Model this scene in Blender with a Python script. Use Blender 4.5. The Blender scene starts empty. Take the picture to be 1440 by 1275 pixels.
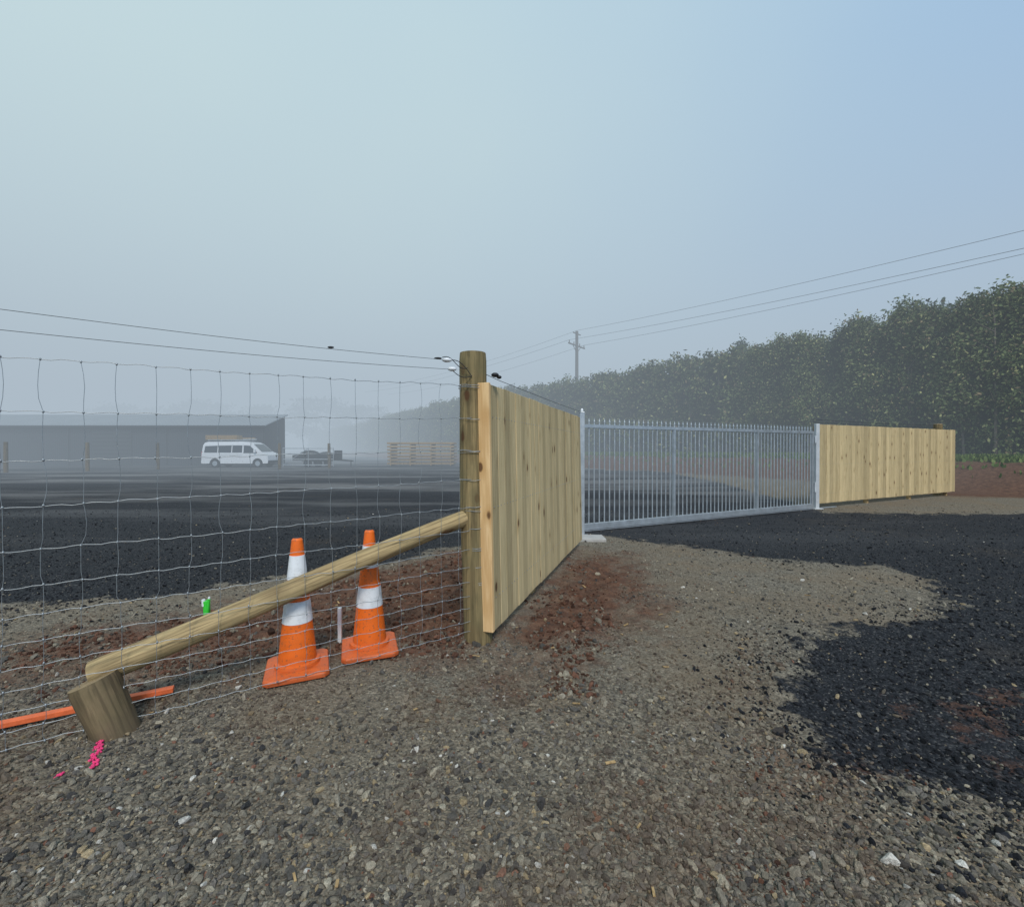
import bpy, math, random
import numpy as np
from mathutils import Vector, Matrix
random.seed(4); rng=np.random.default_rng(7)
S=bpy.context.scene
COL=S.collection
F=620.0; HZ=632.0; CH=1.5
def G(u,v,z=0.0):
    d=(CH-z)*F/(v-HZ); return ((u-720)/F*d, d)

# ---------------------------------------------------------------- materials
class NT:
    def __init__(s,name,vol=False):
        s.m=bpy.data.materials.new(name); s.m.use_nodes=True
        s.t=s.m.node_tree; s.n=s.t.nodes; s.l=s.t.links; s.n.clear()
        s.out=s.n.new('ShaderNodeOutputMaterial')
    def add(s,ty,ins=None,**kw):
        nd=s.n.new(ty)
        for k,v in kw.items(): setattr(nd,k,v)
        if ins:
            for k,v in ins.items():
                sk=nd.inputs[k]
                if isinstance(v,bpy.types.NodeSocket): s.l.new(v,sk)
                else: sk.default_value=v
        return nd
    def noise(s,vec,scale,detail=4,rough=.55,dist=0):
        return s.add('ShaderNodeTexNoise',{'Vector':vec,'Scale':scale,'Detail':detail,'Roughness':rough,'Distortion':dist}).outputs['Fac']
    def mapping(s,vec,sc,loc=(0,0,0)):
        return s.add('ShaderNodeMapping',{'Vector':vec,'Scale':sc,'Location':loc}).outputs[0]
    def math(s,op,a,b=0.0,clamp=False):
        return s.add('ShaderNodeMath',{0:a,1:b},operation=op,use_clamp=clamp).outputs[0]
    def mr(s,v,a,b,c=0.0,d=1.0):
        return s.add('ShaderNodeMapRange',{'Value':v,'From Min':a,'From Max':b,'To Min':c,'To Max':d}).outputs[0]
    def ramp(s,f,stops,interp='LINEAR'):
        r=s.add('ShaderNodeValToRGB',{'Fac':f}); cr=r.color_ramp; cr.interpolation=interp
        while len(cr.elements)<len(stops): cr.elements.new(0.5)
        for e,(p,c) in zip(cr.elements,stops):
            e.position=p; e.color=(c[0],c[1],c[2],1)
        return r.outputs[0]
    def mix(s,f,a,b,bt='MIX'):
        nd=s.n.new('ShaderNodeMix'); nd.data_type='RGBA'; nd.blend_type=bt
        for i,v in ((0,f),(6,a),(7,b)):
            if isinstance(v,bpy.types.NodeSocket): s.l.new(v,nd.inputs[i])
            else:
                nd.inputs[i].default_value=v if i==0 else (v[0],v[1],v[2],1)
        return nd.outputs[2]
    def bsdf(s,col,rough=.7,metal=0.0,bump=None,bs=.3,bd=.01,spec=.4,**kw):
        b=s.n.new('ShaderNodeBsdfPrincipled')
        for k,v in (('Base Color',col),('Roughness',rough),('Metallic',metal),('Specular IOR Level',spec)):
            if isinstance(v,bpy.types.NodeSocket): s.l.new(v,b.inputs[k])
            else: b.inputs[k].default_value=(v[0],v[1],v[2],1) if k=='Base Color' else v
        if bump is not None:
            bn=s.add('ShaderNodeBump',{'Height':bump,'Strength':bs,'Distance':bd})
            s.l.new(bn.outputs[0],b.inputs['Normal'])
        s.l.new(b.outputs[0],s.out.inputs[0]); return b
    def obj(s): return s.add('ShaderNodeTexCoord').outputs['Object']
    def attr(s,name,ty='GEOMETRY'): return s.add('ShaderNodeAttribute',attribute_name=name,attribute_type=ty)

def simple(name,col,rough=.6,metal=0.0,var=.25,nscale=6,bs=.15,spec=.4):
    t=NT(name); o=t.obj(); n=t.noise(o,nscale,5,.65); n2=t.noise(o,nscale*9,3,.6)
    f=t.mr(t.math('ADD',t.math('MULTIPLY',n,.7),t.math('MULTIPLY',n2,.3)),.3,.7,1-var,1+var*.5)
    c=t.mix(1.0,col,f,'MULTIPLY')
    r=t.mr(n,.3,.7,max(.05,rough-.12),min(1,rough+.12))
    t.bsdf(c,r,metal,n2,bs,.002,spec); return t.m

def wood_mat(name,ca,cb,cdark,knot=(.10,.045,.02),knotr=.085,rough=.75,dirt=None,green=None,streak=.62):
    t=NT(name); o=t.obj(); b=t.attr('bid')
    off=t.add('ShaderNodeVectorMath',{0:b.outputs['Vector'],1:(13.1,7.7,5.3)},operation='MULTIPLY').outputs[0]
    v=t.add('ShaderNodeVectorMath',{0:o,1:off},operation='ADD').outputs[0]
    n=t.noise(t.mapping(v,(7,7,.7)),2.2,5,.6,.6)
    c=t.ramp(n,[(.32,ca),(.66,cb)])
    g=t.noise(t.mapping(v,(46,46,1.4)),2.0,5,.65,.4)
    c=t.mix(t.mr(g,.50,.68,0,streak),c,cdark)
    w=t.add('ShaderNodeTexWave',{'Vector':t.mapping(v,(1,1,.16)),'Scale':9,'Distortion':9,'Detail':3,'Detail Scale':.8},bands_direction='X').outputs['Fac']
    c=t.mix(t.mr(w,.6,1,0,.5),c,cdark)
    vd=t.noise(v,9,3,.5)
    vo=t.add('ShaderNodeTexVoronoi',{'Vector':t.mapping(v,(5.5,5.5,2.8)),'Scale':1.0,'Randomness':1.0}).outputs['Distance']
    vo=t.math('ADD',vo,t.math('MULTIPLY',t.math('SUBTRACT',vd,.5),.12))
    kn=t.mr(vo,knotr,knotr*1.6,1,0)
    halo=t.mr(vo,knotr*1.3,knotr*3.6,.6,0); c=t.mix(halo,c,cdark)
    c=t.mix(t.math('MULTIPLY',kn,.9),c,knot)
    sep=t.add('ShaderNodeSeparateXYZ',{0:b.outputs['Vector']}).outputs[0]
    c=t.mix(1.0,c,t.mr(t.math('FRACT',t.math('MULTIPLY',sep,7.31)),0,1,.76,1.14),'MULTIPLY')
    if green: c=t.mix(t.mr(t.noise(v,3.0,5,.7),.45,.7,0,.6),c,green)
    if dirt:
        z=t.add('ShaderNodeSeparateXYZ',{0:o}).outputs[2]
        zz=t.math('ADD',z,t.math('MULTIPLY',t.noise(o,14,4),.25))
        c=t.mix(t.mr(zz,dirt[0],dirt[1],.8,0),c,dirt[2])
    t.bsdf(c,rough,0,g,.5,.004,.2); return t.m

M={}
M['pine']=wood_mat('fresh_pine',(.67,.52,.29),(.53,.415,.225),(.36,.25,.12),streak=.7,dirt=(.08,.30,(.36,.25,.14)))
M['pine_end']=wood_mat('pine_end_board',(.80,.54,.28),(.70,.45,.21),(.52,.29,.11))
M['post']=wood_mat('treated_post',(.37,.265,.125),(.22,.165,.08),(.080,.06,.030),green=(.18,.155,.075),dirt=(.02,.22,(.15,.09,.055)),streak=.8)
M['strut']=wood_mat('treated_strut',(.49,.36,.18),(.31,.22,.11),(.13,.09,.045),knotr=.10,green=(.26,.21,.11),streak=.85)
M['stump']=wood_mat('stump_wood',(.25,.18,.10),(.14,.10,.055),(.05,.035,.022),green=(.12,.10,.05),dirt=(.16,.36,(.12,.085,.055)))
M['endgrain']=simple('end_grain',(.30,.21,.11),.85,0,.4,30)
M['galv']=simple('galvanised_steel',(.47,.50,.52),.42,.55,.25,8)
M['galvd']=simple('galvanised_wire',(.36,.38,.39),.42,.6,.3,20)
M['white_steel']=simple('pale_steel',(.56,.57,.57),.45,.2,.15,5)
M['black']=simple('black_rubber',(.02,.02,.022),.6)
M['white_pl']=simple('white_plastic',(.75,.76,.76),.4,0,.1)
M['white']=simple('van_white_paint',(.78,.79,.80),.3,0,.08)
M['glass']=simple('dark_glass',(.02,.025,.03),.12,0,.1,spec=.6)
M['dark']=simple('dark_metal',(.04,.042,.045),.5,.3)
M['conc']=simple('concrete',(.42,.40,.37),.9,0,.3,12,.4)
M['red']=simple('tail_light',(.4,.02,.02),.3)
M['green']=simple('green_paint',(.05,.62,.05),.5,0,.15)
M['orange_pipe']=simple('orange_stake_paint',(.80,.16,.05),.6,0,.35,14)
M['pink']=simple('pink_paint',(.80,.05,.18),.8,0,.4,40)
M['pole']=simple('pole_wood',(.16,.14,.12),.9)
M['timber']=wood_mat('stack_timber',(.50,.33,.16),(.40,.27,.13),(.24,.15,.06))

def cone_mat():
    t=NT('cone_orange'); o=t.obj(); n=t.noise(o,9,6,.7); n2=t.noise(o,60,3)
    z=t.add('ShaderNodeSeparateXYZ',{0:o}).outputs[2]
    c=t.mix(t.mr(n,.52,.72,0,.5),(.84,.15,.012),(.50,.12,.03))
    c=t.mix(t.mr(t.math('ADD',z,t.math('MULTIPLY',n,.16)),.08,.2,.7,0),c,(.38,.085,.035))
    c=t.mix(t.mr(n2,.58,.66,0,.55),c,(.2,.09,.05))
    t.bsdf(c,.5,0,n2,.1,.002,.4); return t.m
M['cone']=cone_mat()
def band_mat():
    t=NT('reflective_band'); o=t.obj(); n=t.noise(o,14,6,.7)
    c=t.mix(t.mr(n,.48,.70,0,.6),(.76,.77,.78),(.38,.38,.36)); 
    vo=t.add('ShaderNodeTexVoronoi',{'Vector':o,'Scale':120}).outputs['Distance']
    t.bsdf(c,.4,0,vo,.1,.001,.5); return t.m
M['band']=band_mat()

# ---------------------------------------------------------------- mesh builder
class MB:
    def __init__(s): s.v=[];s.f=[];s.m=[];s.b=[];s.cur=0.0
    def _add(s,vs,fs,mi):
        k=len(s.v); s.v+= [tuple(x) for x in vs]; s.f+=[[i+k for i in f] for f in fs]
        s.m+=[mi]*len(fs); s.b+=[s.cur]*len(vs)
    def box(s,c,sz,mi=0,rot=None):
        x,y,z=[q/2 for q in sz]; vs=[Vector((a*x,b*y,d*z)) for a in(-1,1) for b in(-1,1) for d in(-1,1)]
        if rot is not None: vs=[rot@q for q in vs]
        c=Vector(c); vs=[q+c for q in vs]
        s._add(vs,[(0,1,3,2),(4,6,7,5),(0,4,5,1),(2,3,7,6),(0,2,6,4),(1,5,7,3)],mi)
    def bar(s,p0,p1,w,h,mi=0):
        p0=Vector(p0);p1=Vector(p1);d=p1-p0
        q=d.to_track_quat('X','Z').to_matrix(); s.box((p0+p1)/2,(d.length,w,h),mi,q)
    def cyl(s,p0,p1,r0,r1=None,seg=10,mi=0,cap=True):
        if r1 is None:r1=r0
        p0=Vector(p0);p1=Vector(p1);q=(p1-p0).to_track_quat('Z','Y').to_matrix();vs=[]
        for p,r in((p0,r0),(p1,r1)):
            for i in range(seg):
                a=2*math.pi*i/seg; vs.append(p+q@Vector((math.cos(a)*r,math.sin(a)*r,0)))
        fs=[(i,(i+1)%seg,seg+(i+1)%seg,seg+i) for i in range(seg)]
        if cap: fs+= [tuple(range(seg-1,-1,-1)),tuple(range(seg,2*seg))]
        s._add(vs,fs,mi)
    def ell(s,c,r,mi=0,seg=10,rings=6):
        vs=[];c=Vector(c)
        for j in range(1,rings):
            th=math.pi*j/rings
            for i in range(seg):
                a=2*math.pi*i/seg; vs.append(c+Vector((r[0]*math.sin(th)*math.cos(a),r[1]*math.sin(th)*math.sin(a),r[2]*math.cos(th))))
        fs=[]
        for j in range(rings-2):
            for i in range(seg): fs.append((j*seg+i,j*seg+seg+i,j*seg+seg+(i+1)%seg,j*seg+(i+1)%seg))
        vs+= [c+Vector((0,0,r[2])),c-Vector((0,0,r[2]))]; a=len(vs)-2;b=a+1;k=(rings-2)*seg
        for i in range(seg): fs+=[(a,i,(i+1)%seg),(b,k+(i+1)%seg,k+i)]
        s._add(vs,fs,mi)
    def obj(s,name,mats,parent=None,smooth=False,bevel=0,loc=(0,0,0)):
        me=bpy.data.meshes.new(name); me.from_pydata(s.v,[],s.f)
        for m in mats: me.materials.append(M[m] if isinstance(m,str) else m)
        me.polygons.foreach_set('material_index',s.m)
        a=me.attributes.new('bid','FLOAT_VECTOR','POINT')
        bb=np.repeat(np.array(s.b,dtype=np.float32)[:,None],3,1); a.data.foreach_set('vector',bb.ravel())
        if smooth: me.polygons.foreach_set('use_smooth',[True]*len(me.polygons))
        me.update(); o=bpy.data.objects.new(name,me); COL.objects.link(o); o.location=loc
        if parent: o.parent=parent
        if bevel:
            b=o.modifiers.new('b','BEVEL'); b.width=bevel; b.segments=2; b.limit_method='ANGLE'
        return o
def empty(name,loc=(0,0,0),rz=0.0):
    e=bpy.data.objects.new(name,None); COL.objects.link(e); e.location=loc; e.rotation_euler[2]=rz; e.empty_display_size=.3; return e
def curve(name,polys,r,mat,parent=None,res=2):
    cu=bpy.data.curves.new(name,'CURVE'); cu.dimensions='3D'; cu.bevel_depth=r; cu.bevel_resolution=res
    for pl in polys:
        sp=cu.splines.new('POLY'); sp.points.add(len(pl)-1)
        sp.points.foreach_set('co',[c for p in pl for c in (p[0],p[1],p[2],1.0)])
    cu.materials.append(M[mat]); o=bpy.data.objects.new(name,cu); COL.objects.link(o)
    if parent:o.parent=parent
    return o

# ---------------------------------------------------------------- noise / terrain fn
def _h(i,j,seed):
    a=np.sin(i*127.1+j*311.7+seed*74.7)*43758.5453; return a-np.floor(a)
def vn(x,y,sc,seed=0):
    x=x*sc;y=y*sc;i=np.floor(x);j=np.floor(y);fx=x-i;fy=y-j;fx=fx*fx*(3-2*fx);fy=fy*fy*(3-2*fy)
    return (_h(i,j,seed)*(1-fx)*(1-fy)+_h(i+1,j,seed)*fx*(1-fy)+_h(i,j+1,seed)*(1-fx)*fy+_h(i+1,j+1,seed)*fx*fy)*2-1
def sm(x,a,b):
    t=np.clip((x-a)/(b-a),0,1); return t*t*(3-2*t)
HL=np.array([(34,-4),(30,6),(26,13.5),(22.8,19.5),(20.6,24),(17.8,29),(15.7,33.5),(11.3,39.5),(6.1,47),(2,52),(-7,63),(-24,92),(-45,130),(-110,230)],float)
def hedge_sd(x,y):
    best=np.full(np.shape(x),1e9); sg=np.ones(np.shape(x))
    for a,b in zip(HL[:-1],HL[1:]):
        d=b-a; L=d@d; t=np.clip(((x-a[0])*d[0]+(y-a[1])*d[1])/L,0,1)
        px=a[0]+t*d[0]-x;py=a[1]+t*d[1]-y;q=np.hypot(px,py)
        cr=d[0]*(y-a[1])-d[1]*(x-a[0]); m=q<best
        best=np.where(m,q,best); sg=np.where(m,np.where(cr>0,1,-1),sg)
    return best*sg
def poly_sd(x,y,P):
    best=np.full(np.shape(x),1e9); ins=np.zeros(np.shape(x),bool)
    n=len(P)
    for k in range(n):
        a=P[k];b=P[(k+1)%n]; dx=b[0]-a[0];dy=b[1]-a[1];L=dx*dx+dy*dy+1e-12
        t=np.clip(((x-a[0])*dx+(y-a[1])*dy)/L,0,1)
        best=np.minimum(best,np.hypot(a[0]+t*dx-x,a[1]+t*dy-y))
        c=((a[1]>y)!=(b[1]>y)); xi=a[0]+(y-a[1])/(dy if abs(dy)>1e-9 else 1e-9)*dx
        ins^= c&(x<xi)
    return np.where(ins,best,-best)
yard=[G(822,751),G(960,768),G(1100,788),G(1240,797),G(1300,812),G(1328,845),G(1300,872),G(1200,878),G(1125,905),G(1098,945),G(1100,985),G(1160,1050),G(1240,1095),G(1440,1150),
      (3.6,.9),(30,-2),(30,10.8),G(1440,722),G(1300,722),G(1158,720),(9.5,20),(12,60),(-20,90),(-120,60),(-120,3),(-12,3.4),G(0,852),G(200,842),G(330,822),G(500,797),G(650,768),(0.2,7.2)]
reds=[([G(690,905),G(720,850),G(800,785),G(880,775),G(925,830),G(915,880),G(850,900),G(800,960),G(730,940)],-.06),
      ([G(60,905),G(250,872),G(420,835),G(640,778),G(790,775),G(668,905),G(560,912),G(420,915),G(250,945),G(100,965)],.08),
      ([G(1070,1050),G(1200,1050),G(1280,1100),G(1230,1150),G(1090,1130)],-.14),
      ([G(1250,985),G(1440,940),G(1500,1080),G(1330,1085)],-.20),
      ([G(1000,1180),G(1100,1190),G(1120,1275),G(980,1260)],-.26),
      ([G(690,960),G(790,950),G(800,975),G(720,985)],-.10),
      ([(14.6,14.6),(13,17),(17,24),(45,10),(45,5),(20,13.6)],.5)]
def masks(x,y):
    hd=hedge_sd(x,y)
    b=np.minimum(poly_sd(x,y,yard),hd-7.5)
    r=np.full(np.shape(x),-9.)
    for P,o in reds: r=np.maximum(r,poly_sd(x,y,P)+o)
    r=np.maximum(r,np.minimum(7.5-hd,hd-3.2))
    g=3.6-hd
    return b,r,g,hd
def height(x,y):
    b,r,g,hd=masks(x,y)
    z=1.15*sm(-hd,-8.0,-2.5)
    z=z+.012*vn(x,y,1.3,1)+.006*vn(x,y,5,2)
    near=sm(-np.hypot(x,y),-14,-8)
    z=z+near*(.004*vn(x,y,22,3)+.003*vn(x,y,47,4))
    rr=sm(r,-.15,.25)*near
    z=z+rr*(.022*np.abs(vn(x,y,4,5))+.018*vn(x,y,11,6)+.012*vn(x,y,25,7))
    z=z+sm(hd,-1,7.5)*(1-sm(hd,7,9))*.1*vn(x,y,.9,8)
    z=z-.012*sm(b,0,.3)
    return z
def axis(lo,hi,c0,c1,step,gr):
    a=list(np.arange(c0,c1,step)); s=step;v=a[-1]
    while v<hi: s*=gr; v+=s; a.append(v)
    s=step;v=a[0];pre=[]
    while v>lo: s*=gr; v-=s; pre.append(v)
    return np.array(pre[::-1]+a)
def mesh_np(name,V,Fq):
    me=bpy.data.meshes.new(name); k=Fq.shape[1]
    me.vertices.add(len(V)); me.vertices.foreach_set('co',V.astype(np.float32).ravel())
    me.loops.add(Fq.size); me.loops.foreach_set('vertex_index',Fq.astype(np.int32).ravel())
    me.polygons.add(len(Fq)); me.polygons.foreach_set('loop_start',np.arange(0,Fq.size,k,dtype=np.int32))
    try: me.polygons.foreach_set('loop_total',np.full(len(Fq),k,dtype=np.int32))
    except Exception: pass
    me.update(calc_edges=True); o=bpy.data.objects.new(name,me); COL.objects.link(o); return o
def build_ground():
    xs=axis(-500,500,-6,8,.033,1.07); ys=axis(-60,700,.9,7.5,.033,1.05)
    X,Y=np.meshgrid(xs,ys); b,r,g,hd=masks(X,Y); Z=height(X,Y)
    ny,nx=X.shape; V=np.stack([X,Y,Z],-1).reshape(-1,3)
    idx=np.arange(nx*ny).reshape(ny,nx)
    Fq=np.stack([idx[:-1,:-1],idx[:-1,1:],idx[1:,1:],idx[1:,:-1]],-1).reshape(-1,4)
    o=mesh_np('ground',V,Fq)
    for nme,a in (('m_black',b),('m_red',r),('m_grass',g)):
        at=o.data.attributes.new(nme,'FLOAT','POINT'); at.data.foreach_set('value',np.clip(a,-3,3).astype(np.float32).ravel())
    o.data.polygons.foreach_set('use_smooth',np.ones(len(Fq),bool))
    return o
ground=build_ground()

def ground_mat():
    t=NT('ground_surface'); o=t.obj()
    ab=t.attr('m_black').outputs['Fac']; ar=t.attr('m_red').outputs['Fac']; ag=t.attr('m_grass').outputs['Fac']
    nb=t.noise(o,2.2,7,.72); nf=t.noise(o,30,4,.7); nr=t.noise(t.mapping(o,(1,1,1),(9,3,1)),2.6,7,.75)
    v1=t.add('ShaderNodeTexVoronoi',{'Vector':o,'Scale':95.0}); v2=t.add('ShaderNodeTexVoronoi',{'Vector':o,'Scale':42.0})
    s1=t.add('ShaderNodeSeparateColor',{0:v1.outputs['Color']}).outputs[0]
    s2=t.add('ShaderNodeSeparateColor',{0:v2.outputs['Color']}).outputs[1]
    gc=t.ramp(s1,[(0,(.070,.060,.046)),(.35,(.132,.113,.085)),(.7,(.20,.172,.13)),(.9,(.29,.25,.185)),(1,(.45,.385,.28))])
    gc2=t.ramp(s2,[(0,(.065,.057,.047)),(.5,(.16,.138,.105)),(1,(.28,.24,.185))])
    gc=t.mix(.45,gc,gc2)
    gc=t.mix(t.mr(t.noise(o,1.1,5,.65),.40,.65,0,.6),gc,(.195,.142,.09))
    rc=t.ramp(t.noise(o,9,6,.7),[(.3,(.045,.022,.014)),(.5,(.115,.052,.031)),(.7,(.19,.098,.058))])
    rsig=t.math('ADD',ar,t.math('MULTIPLY',t.math('SUBTRACT',nr,.5),2.6))
    rm=t.mr(rsig,-.30,.32,0,.9)
    c=t.mix(rm,gc,rc)
    bc=t.ramp(s1,[(0,(.008,.0085,.010)),(.6,(.018,.019,.022)),(.93,(.045,.045,.048)),(1,(.13,.12,.11))])
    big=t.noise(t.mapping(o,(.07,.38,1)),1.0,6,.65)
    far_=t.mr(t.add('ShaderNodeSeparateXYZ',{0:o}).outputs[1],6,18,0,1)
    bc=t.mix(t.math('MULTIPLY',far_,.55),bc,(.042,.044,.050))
    bc=t.mix(t.math('MULTIPLY',far_,t.mr(big,.46,.60,0,.85)),bc,(.18,.175,.17))  # pale streaks on the far yard: wet reflections put into the colour
    bc=t.mix(t.mr(t.noise(o,.5,6,.7),.56,.70,0,.45),bc,(.06,.048,.038))
    bm=t.mr(t.math('ADD',ab,t.math('MULTIPLY',t.math('SUBTRACT',nb,.5),1.7)),-.05,.07)
    redtop=t.mr(t.math('SUBTRACT',rsig,.05),-.03,.25)
    c=t.mix(bm,c,bc)
    bb=t.math('MULTIPLY',bm,redtop); c=t.mix(t.math('MULTIPLY',bb,.7),c,rc)
    gg=t.ramp(t.noise(o,3,6,.7),[(.3,(.045,.065,.018)),(.6,(.09,.14,.035)),(.75,(.15,.14,.06))])
    gm=t.mr(t.math('ADD',ag,t.math('MULTIPLY',t.math('SUBTRACT',nb,.5),5)),-.2,.3); c=t.mix(gm,c,gg)
    h=t.math('ADD',t.math('MULTIPLY',v1.outputs['Distance'],-.6),t.math('ADD',t.math('MULTIPLY',v2.outputs['Distance'],-.9),t.math('MULTIPLY',nf,.8)))
    rough=t.mr(bm,0,1,.95,.8)
    t.bsdf(c,rough,0,h,.9,.014,t.mr(bm,0,1,.25,.18)); return t.m
ground.data.materials.append(ground_mat())

# ---------------------------------------------------------------- scattered stones (instanced)
def stone_mat():
    t=NT('stone'); a=t.attr('col','INSTANCER').outputs['Color']; o=t.obj()
    n=t.noise(o,1.8,4,.7)
    c=t.mix(1.0,a,t.mr(n,.3,.7,.55,1.4),'MULTIPLY')
    t.bsdf(c,.85,0,n,.5,.3,.2); return t.m
sm_mat=stone_mat()
sc=bpy.data.collections.new('stone_shapes')
import bmesh
for k in range(10):
    bm=bmesh.new(); bmesh.ops.create_icosphere(bm,subdivisions=2 if k<7 else 1,radius=1)
    r=random.Random(k); cuts=[(Vector((r.gauss(0,1),r.gauss(0,1),r.gauss(0,1))).normalized(),r.uniform(.5,.8)) for _ in range(10)]
    sx=Vector((r.uniform(.8,1.4),r.uniform(.7,1.0),r.uniform(.5,.8)))
    for v in bm.verts:
        for n,d in cuts:
            q=v.co.dot(n)
            if q>d: v.co-=n*(q-d)*.95
        v.co*=1+r.uniform(-.05,.05); v.co=Vector((v.co.x*sx.x,v.co.y*sx.y,v.co.z*sx.z))
    me=bpy.data.meshes.new('stone_%d'%k); bm.to_mesh(me); bm.free(); me.materials.append(sm_mat)
    ob=bpy.data.objects.new('stone_%d'%k,me); sc.objects.link(ob)
def gn_group():
    g=bpy.data.node_groups.new('scatter','GeometryNodeTree')
    g.interface.new_socket('Geometry',in_out='INPUT',socket_type='NodeSocketGeometry')
    g.interface.new_socket('Geometry',in_out='OUTPUT',socket_type='NodeSocketGeometry')
    N=g.nodes;L=g.links; i=N.new('NodeGroupInput');o=N.new('NodeGroupOutput')
    ci=N.new('GeometryNodeCollectionInfo'); ci.inputs['Collection'].default_value=sc; ci.inputs['Separate Children'].default_value=True; ci.inputs['Reset Children'].default_value=True
    ip=N.new('GeometryNodeInstanceOnPoints'); ip.inputs['Pick Instance'].default_value=True
    def na(nm,ty):
        a=N.new('GeometryNodeInputNamedAttribute'); a.data_type=ty; a.inputs['Name'].default_value=nm; return a.outputs[0]
    L.new(i.outputs[0],ip.inputs['Points']); L.new(ci.outputs[0],ip.inputs['Instance'])
    L.new(na('idx','INT'),ip.inputs['Instance Index']); L.new(na('rot','FLOAT_VECTOR'),ip.inputs['Rotation']); L.new(na('scl','FLOAT_VECTOR'),ip.inputs['Scale'])
    L.new(ip.outputs[0],o.inputs[0]); return g
gn=gn_group()
def scatter(name,x,y,r,cols,sink=.25):
    n=len(x); z=height(x,y)+r*sink
    me=bpy.data.meshes.new(name); me.vertices.add(n); me.vertices.foreach_set('co',np.stack([x,y,z],-1).astype(np.float32).ravel())
    a=me.attributes.new('idx','INT','POINT'); a.data.foreach_set('value',rng.integers(0,10,n).astype(np.int32))
    a=me.attributes.new('rot','FLOAT_VECTOR','POINT'); ro=np.stack([rng.normal(0,.5,n),rng.normal(0,.5,n),rng.uniform(0,6.28,n)],-1); a.data.foreach_set('vector',ro.astype(np.float32).ravel())
    a=me.attributes.new('scl','FLOAT_VECTOR','POINT'); a.data.foreach_set('vector',np.repeat(r[:,None],3,1).astype(np.float32).ravel())
    a=me.attributes.new('col','FLOAT_COLOR','POINT'); a.data.foreach_set('color',np.concatenate([cols,np.ones((n,1))],1).astype(np.float32).ravel())
    o=bpy.data.objects.new(name,me); COL.objects.link(o); m=o.modifiers.new('s','NODES'); m.node_group=gn; print(name,n); return o
def sample(n,d0,d1):
    u=rng.uniform(0,1,n); d=np.exp(np.log(d0)+u*(np.log(d1)-np.log(d0)))
    return rng.uniform(-1.4,1.4,n)*d,d
pal=np.array([(.215,.185,.14),(.15,.132,.105),(.105,.094,.08),(.29,.25,.19),(.17,.15,.128),(.40,.345,.255),(.37,.28,.165),(.21,.105,.07),(.62,.58,.51),(.055,.052,.05)])
pw=np.array([.2,.2,.15,.13,.13,.065,.03,.015,.010,.07]); pw/=pw.sum()
x,y=sample(128000,1.0,12)
b,r_,g_,hd=masks(x,y); nz=.45*vn(x,y,1.7,11)+.25*vn(x,y,6,12)
bare=(vn(x,y,.9,21)+.5*vn(x,y,2.7,22))
keep=(b+nz*.6<.0)&(r_+nz*.8<.12)&(rng.uniform(0,1,len(x))<np.clip(.95-.6*sm(bare,.1,.8)-.35*sm(y,2.5,5),.1,1))
keep|=(rng.uniform(0,1,len(x))<.05)
x=x[keep];y=y[keep]; n=len(x)
r=np.clip(np.exp(rng.normal(math.log(.0070),.45,n)),.0035,.024)
r=np.where(rng.uniform(0,1,n)<.015,r*1.5,r)
c=pal[rng.choice(len(pal),n,p=pw)]*rng.uniform(.78,1.22,(n,1))
br_=sm(vn(x,y,.8,71)+.6*vn(x,y,2.3,72)+.3*vn(x,y,7,73),.1,1.0)[:,None]
c=c*(1-br_)+ (c*.55+np.array([.075,.046,.027]))*br_
scatter('gravel',x,y,r,c)
x,y=sample(56000,1.2,11); b,r_,g_,hd=masks(x,y); nz=.5*vn(x,y,1.7,31)+.35*vn(x,y,7,32)
keep=((b+nz*.6>-.1)&(r_+nz<.4)&(rng.uniform(0,1,len(x))<.7))|((b>-.6)&(rng.uniform(0,1,len(x))<.14)); x=x[keep];y=y[keep];n=len(x)
r=np.clip(np.exp(rng.normal(math.log(.0075),.45,n)),.004,.024)
c=np.array([(.013,.0135,.016)])*rng.uniform(.5,2.2,(n,1)); w=rng.uniform(0,1,n)<.035; c[w]=pal[rng.integers(0,7,w.sum())]
scatter('asphalt_millings',x,y,r,c)
x,y=sample(60000,1.4,10); b,r_,g_,hd=masks(x,y); nz=.5*vn(x,y,2.1,41)+.35*vn(x,y,6,42)
fg=(x>.9)|(y<2.4)
keep=(r_+nz*.75>.0)&((~fg)|(rng.uniform(0,1,len(x))<.35)); x=x[keep];y=y[keep];fg=fg[keep];n=len(x)
r=np.clip(np.exp(rng.normal(math.log(.0095),.55,n)),.004,.036); r=np.where(fg,np.minimum(r*.75,.014),r)
c=np.array([(.125,.060,.038)])*rng.uniform(.35,1.6,(n,1)); w=rng.uniform(0,1,n)<.25; c[w]=pal[rng.integers(0,6,w.sum())]*.8
scatter('soil_clods',x,y,r,c,.2)

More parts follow.
